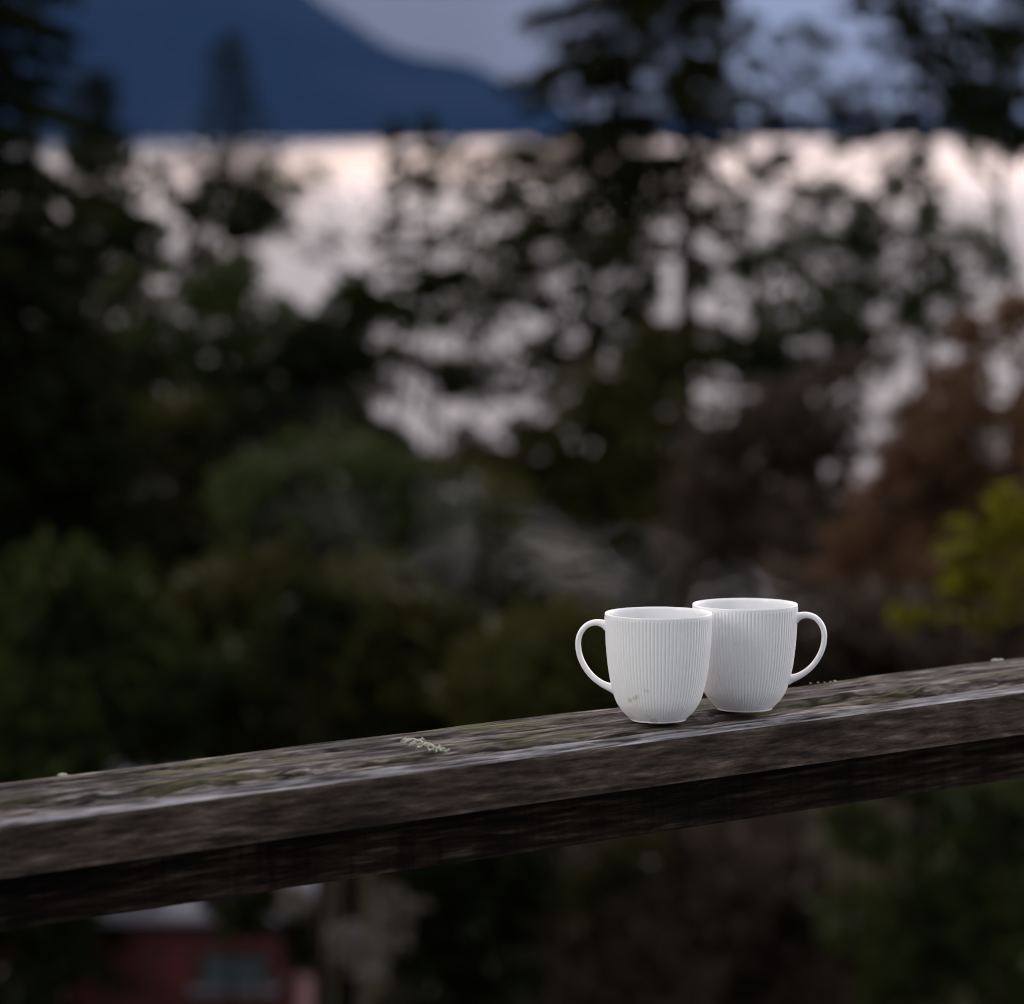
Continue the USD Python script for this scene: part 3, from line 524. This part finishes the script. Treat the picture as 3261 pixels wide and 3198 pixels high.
for i, (lab, y, cl, m, st) in enumerate([
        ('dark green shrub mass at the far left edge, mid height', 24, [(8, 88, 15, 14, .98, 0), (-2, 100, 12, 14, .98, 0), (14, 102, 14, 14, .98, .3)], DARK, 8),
        ('deep green shrub below the mid green tree', 26, [(32, 92, 17, 14, .98, 0), (46, 88, 12, 12, .98, .3), (36, 106, 16, 13, .98, -.3)], OLIVE, 35),
        ('dark shrub left of the faint steam, below the black tree', 23, [(62, 95, 14, 13, .98, 0), (54, 108, 14, 13, .98, .2), (74, 104, 12, 12, .98, 0)], GREEN, 62),
        ('olive shrub in the middle directly behind the steam', 24, [(84, 98, 12, 11, .96, 0), (80, 112, 14, 12, .98, .2), (97, 112, 14, 12, .98, -.2)], OLIVE, 86),
        ('dark shrub behind the railing at the far left', 19, [(8, 122, 16, 14, .99, 0), (1, 148, 9, 7, .97, 0), (22, 134, 16, 12, .99, .2), (2, 138, 14, 12, .99, 0)], GREEN, 10),
        ('dark green shrub behind the railing left of the lichen sprig', 20, [(42, 122, 17, 13, .99, 0), (52, 135, 16, 12, .99, 0), (34, 137, 14, 11, .99, .2)], OLIVE, 44),
        ('dark olive shrub behind the railing above the lichen sprig', 19, [(74, 123, 16, 12, .98, 0), (86, 133, 14, 10, .98, .2), (68, 136, 12, 9, .98, 0)], OLIVE, 76),
        ('brown green shrub close behind the left mug handle', 17, [(105, 126, 13, 10, .97, 0), (98, 136, 12, 8, .97, .2), (118, 130, 12, 9, .97, 0)], OLIVE, 106),
        ('dark brown shrub behind the right mug handle and railing', 18, [(158, 122, 14, 10, .97, 0), (172, 124, 12, 9, .97, .2), (188, 126, 12, 8, .97, 0), (145, 126, 12, 8, .97, 0)], DUSK, 165),
        ('green shrub below the railing right of the thin dark trunk', 21, [(84, 177, 11, 11, .97, 0), (96, 170, 10, 9, .97, .2), (90, 190, 14, 9, .97, 0), (80, 166, 9, 8, .97, 0)], DARK, 86),
        ('brown bracken below the railing under the mugs', 23, [(112, 178, 15, 12, .95, 0), (130, 172, 14, 12, .95, .3), (120, 192, 16, 10, .97, 0), (108, 164, 12, 8, .95, 0)], DUSK, 118),
        ('small green bush below the railing under the front mug', 20, [(120, 164, 7, 4.5, .9, 0), (113, 169, 6, 4, .85, 0)], OLIVE, 118),
        ('brown bracken below the railing at the lower right', 24, [(148, 180, 14, 13, .95, 0), (160, 172, 14, 14, .96, .3), (150, 192, 16, 10, .97, 0), (140, 162, 14, 9, .95, 0)], DUSK, 150),
        ('dark green bush below the railing at the right edge', 19, [(184, 165, 7, 9, .9, 0), (193, 158, 9, 11, .96, .3), (178, 182, 14, 11, .97, .2), (192, 178, 10, 14, .97, 0), (172, 156, 12, 8, .95, 0)], GREEN, 182),
        ('black shrub in the lower left corner in front of the red shed', 17, [(3, 182, 9, 14, .985, 0), (10, 170, 9, 8, .97, .2), (-4, 166, 9, 10, .98, 0)], DARK, 2),
        ('small dark bush in front of the right half of the red shed roof', 19, [(46, 172.5, 7.5, 4.5, .96, 0), (55, 176, 3, 4, .9, .2), (56, 183, 2.5, 5, .85, .2)], DARK, 53)]):
    bushy('garden_shrub', lab, 'shrub', y, cl, m, st, .035, 60 + i, leaf=(.12, .055), bough=.22)
for i, (lab, cl) in enumerate((('pale greyish seed head bush beside the top of the thin dark trunk', [(55.5, 171, 3, 4, .75, 0)]), ('pale grey bush low down right of the thin dark trunk', [(64, 181, 4.5, 3.4, .75, 0), (69, 185, 4, 3, .5, 0)]),
                                ('round pale grey bush farthest right of the thin dark trunk', [(75, 173.5, 4.2, 4, .65, 0), (73, 180, 4, 4, .3, 0)]))):
    bushy('pale_bush', lab, 'shrub', 18.5 + .3 * i, cl, PALE, cl[0][0], .015, 90 + i, leaf=(.05, .03), bough=.05)
bushy('young_tree', 'thin dark trunk standing beside the red shed below the railing', 'tree', 17.5, [(56, 122, 8, 7, .9, 0), (62, 114, 6, 6, .8, 0)], DARK, 58.3, .065, 95)

# --- the red shed down in the garden
red_mat = mat('red_painted_boards', {'geo': ('geometry', {}), 'nz': ('noise_texture', dict(scale=5, detail=4)), 'r': ('rgb_ramp', dict(ramp=[(.3, (.030, .002, .002)), (.7, (.090, .005, .004))])), 'p': ('principled_bsdf', dict(roughness=.7))},
              [('geo.position', 'nz.vector'), ('nz.fac', 'r.fac'), ('r.color', 'p.base_color')], surface='p.BSDF')
roof_mat = mat('grey_roofing', {'geo': ('geometry', {}), 'nz': ('noise_texture', dict(scale=3, detail=4)), 'r': ('rgb_ramp', dict(ramp=[(.3, (.09, .09, .11)), (.7, (.15, .15, .18))])), 'p': ('principled_bsdf', dict(roughness=.5))},
               [('geo.position', 'nz.vector'), ('nz.fac', 'r.fac'), ('r.color', 'p.base_color')], surface='p.BSDF')
dark_mat = mat('dark_stained_frame', {'p': ('principled_bsdf', dict(base_color=(.02, .014, .012), roughness=.6))}, surface='p.BSDF')
pane_mat = mat('window_pane', {'f': ('fresnel', dict(IOR=1.5)), 't': ('transparent_bsdf', dict(color=(.8, .85, .85))), 'g': ('glossy_bsdf', dict(roughness=.03)), 'm': ('mix_closure', {})},
               [('f.fac', 'm.fac'), ('t.BSDF', 'm.closure1'), ('g.BSDF', 'm.closure2')], surface='m.closure')
def box(x0, x1, y0, y1, z0, z1):
    b = trimesh.creation.box([x1 - x0, y1 - y0, z1 - z0]); b.apply_translation([(x0 + x1) / 2, (y0 + y1) / 2, (z0 + z1) / 2]); return np.array(b.vertices), np.array(b.faces)
added_blind_mat = mat('added_pale_blind', {'p': ('principled_bsdf', dict(base_color=(.42, .50, .55), roughness=.8))}, surface='p.BSDF')  # blind added to turn the pane pale blue in place of reflected sky
def shed():
    yw = 24.0; x1, x0 = -1.22, -3.5; zt = 25.565; zb = float(ground_z(-2.2, 25)) - .3
    o = np.array([-2.3, yw, zb]); t = thing('red_shed', 'small dark red shed with a pale grey roof below the railing at lower left', 'shed', o)
    wx0, wx1, wz0, wz1 = -1.76, -1.36, 25.17, 25.35
    loc = lambda ms: (ms[0] - o, ms[1])
    walls = [box(x0, wx0, yw, yw + .08, zb, zt), box(wx1, x1, yw, yw + .08, zb, zt), box(wx0, wx1, yw, yw + .08, zb, wz0), box(wx0, wx1, yw, yw + .08, wz1, zt),
             box(x0, x0 + .08, yw + .081, yw + 2.0, zb, zt), box(x1 - .08, x1, yw + .081, yw + 2.0, zb, zt), box(x0, x1, yw + 2.001, yw + 2.08, zb, zt + .42)]
    x = x0 + .06
    while x < x1 - .05:
        if not (wx0 - .05 < x < wx1 + .02): walls.append(box(x, x + .03, yw - .018, yw - .001, zb, zt - .02))
        x += .16
    part(t, 'wall', loc(join(walls)), red_mat)
    rv, rf = box(x0 - .12, x1 + .1, yw - .14, yw + 2.3, 0, .035)
    rv[:, 2] += zt + .012 + (rv[:, 1] - yw) * .21; part(t, 'roof', loc((rv, rf)), roof_mat)
    w = part(t, 'window', loc(join([box(wx0, wx0 + .03, yw - .03, yw + .06, wz0, wz1), box(wx1 - .03, wx1, yw - .03, yw + .06, wz0, wz1), box(wx0 + .031, wx1 - .031, yw - .03, yw + .06, wz0, wz0 + .03), box(wx0 + .031, wx1 - .031, yw - .03, yw + .06, wz1 - .03, wz1)])), dark_mat)
    pv, pf = box(wx0 + .032, wx1 - .032, yw - .012, yw - .008, wz0 + .032, wz1 - .032)
    pv[:, 1] += (pv[:, 2] - wz0) * .0; part(w, 'pane', loc((pv, pf)), pane_mat)
    part(w, 'added_blind', loc(box(wx0 + .034, wx1 - .034, yw + .004, yw + .008, wz0 + .034, wz1 - .034)), added_blind_mat)
    sv, sf = box(wx0 - .05, wx1 + .05, yw - .09, yw - .031, wz0 - .035, wz0 - .002); part(w, 'sill', loc((sv, sf)), roof_mat)
shed()

# ---------------------------------------------------------------- steam from the two mugs
STEAM0 = np.array([.205, 3.445, RAIL_TOP + MH])
def steam_material(dens):
    nodes = {
        'geo': ('geometry', {}), 'rel': ('vector_math', dict(math_type='subtract', vector2=tuple(STEAM0))),
        'sep': ('separate_xyz', {}),
        'w0': ('noise_texture', dict(scale=13, detail=1, roughness=.5)), 'wc': ('vector_math', dict(math_type='subtract', vector2=(.5, .5, .5))), 'ws': ('vector_math', dict(math_type='scale', scale=.085)),
        'warp': ('vector_math', dict(math_type='add')),
        'stretch': ('mapping', dict(rotation=(0, .42, 0), scale=(.72, 1.0, 1.25))),
        'n': ('noise_texture', dict(scale=24, detail=2, roughness=.5, distortion=.0)),
        'ridge0': ('math', dict(math_type='subtract', value2=.5)), 'ridge1': ('math', dict(math_type='absolute')), 'ridge': ('map_range', dict(range_type='smoothstep', from_min=.05, from_max=.0, to_min=0.0, to_max=.30, clamp=True)),
        'big': ('noise_texture', dict(scale=15, detail=2, roughness=.5)), 'bigr': ('map_range', dict(range_type='smoothstep', from_min=.38, from_max=.70, to_min=0.10, to_max=1.0, clamp=True)),
        'soft': ('map_range', dict(range_type='smoothstep', from_min=.40, from_max=.74, to_min=0.0, to_max=1.0, clamp=True)),
        'sum': ('math', dict(math_type='add')), 'mul': ('math', dict(math_type='multiply')),
        # plume axis rises to the left: u along, c across (in x-z), y depth
        'u': ('vector_math', dict(math_type='dot_product', vector2=(-.97, 0.0, .24))), 'c': ('vector_math', dict(math_type='dot_product', vector2=(.24, 0.0, .97))),
        'wid': ('math', dict(math_type='multiply_add', value2=.185, value3=.022)), 'widc': ('math', dict(math_type='maximum', value2=.012)),
        'ca': ('math', dict(math_type='absolute')), 'cr': ('math', dict(math_type='divide')), 'cf': ('map_range', dict(range_type='smoothstep', from_min=1.0, from_max=.25, to_min=0.0, to_max=1.0, clamp=True)),
        'ya': ('math', dict(math_type='absolute')), 'yf': ('map_range', dict(range_type='smoothstep', from_min=.062, from_max=.02, to_min=0.0, to_max=1.0, clamp=True)),
        'fade': ('rgb_ramp', dict(ramp=[(0.0, (0, 0, 0)), (.09, (.8, .8, .8)), (.14, (1.1, 1.1, 1.1)), (.40, (.9, .9, .9)), (.56, (.42, .42, .42)), (.78, (.18, .18, .18)), (1.0, (0, 0, 0))])), 'fu': ('math', dict(math_type='multiply_add', value2=1.85, value3=.15)),
        'm1': ('math', dict(math_type='multiply')), 'm2': ('math', dict(math_type='multiply')), 'm3': ('math', dict(math_type='multiply')), 'd': ('math', dict(math_type='multiply', value2=dens)),
        'v': ('principled_volume', dict(color=(.95, .96, .98), anisotropy=.2)),
    }
    links = [('geo.position', 'rel.vector1'), ('rel.vector', 'sep.vector'), ('rel.vector', 'w0.vector'), ('w0.color', 'wc.vector1'), ('wc.vector', 'ws.vector1'), ('rel.vector', 'warp.vector1'), ('ws.vector', 'warp.vector2'),
             ('warp.vector', 'stretch.vector'), ('stretch.vector', 'n.vector'), ('n.fac', 'ridge0.value1'), ('ridge0.value', 'ridge1.value1'), ('ridge1.value', 'ridge.value'),
             ('warp.vector', 'big.vector'), ('big.fac', 'bigr.value'), ('n.fac', 'soft.value'), ('ridge.result', 'sum.value1'), ('soft.result', 'sum.value2'), ('sum.value', 'mul.value1'), ('bigr.result', 'mul.value2'),
             ('warp.vector', 'u.vector1'), ('warp.vector', 'c.vector1'), ('u.value', 'wid.value1'), ('wid.value', 'widc.value1'), ('c.value', 'ca.value1'), ('ca.value', 'cr.value1'), ('widc.value', 'cr.value2'), ('cr.value', 'cf.value'),
             ('sep.y', 'ya.value1'), ('ya.value', 'yf.value'), ('u.value', 'fu.value1'), ('fu.value', 'fade.fac'),
             ('mul.value', 'm1.value1'), ('cf.result', 'm1.value2'), ('m1.value', 'm2.value1'), ('yf.result', 'm2.value2'), ('m2.value', 'm3.value1'), ('fade.color', 'm3.value2'), ('m3.value', 'd.value1'), ('d.value', 'v.density')]
    return mat('steam', nodes, links, volume='v.volume')
def steam_hull():
    import manifold3d as m3
    pts = []
    ball = trimesh.creation.icosphere(1, 1.0).vertices
    for u, r in ((-.05, .02), (0, .045), (.50, .14)):
        c = STEAM0 + np.array([-.97, 0, .24]) * u + np.array([0, 0, .008])
        q = ball * [r, min(r, .065), r] + c; q[:, 2] = np.maximum(q[:, 2], RAIL_TOP + .045); pts.append(q)
    h = trimesh.Trimesh(np.vstack(pts)).convex_hull
    return np.array(h.vertices), np.array(h.faces)
custom(part(None, 'steam', steam_hull(), steam_material(2.5)), 'thin curling white steam drifting left from the two mugs', 'steam', kind='stuff')

# ---------------------------------------------------------------- evening air between here and the mountain
hv, hf = box(-8500, 8500, -150, 9800, -1.0, 640.0)
custom(part(None, 'haze', (hv, hf), haze_mat), 'blue evening haze over the inlet', 'haze', kind='stuff')
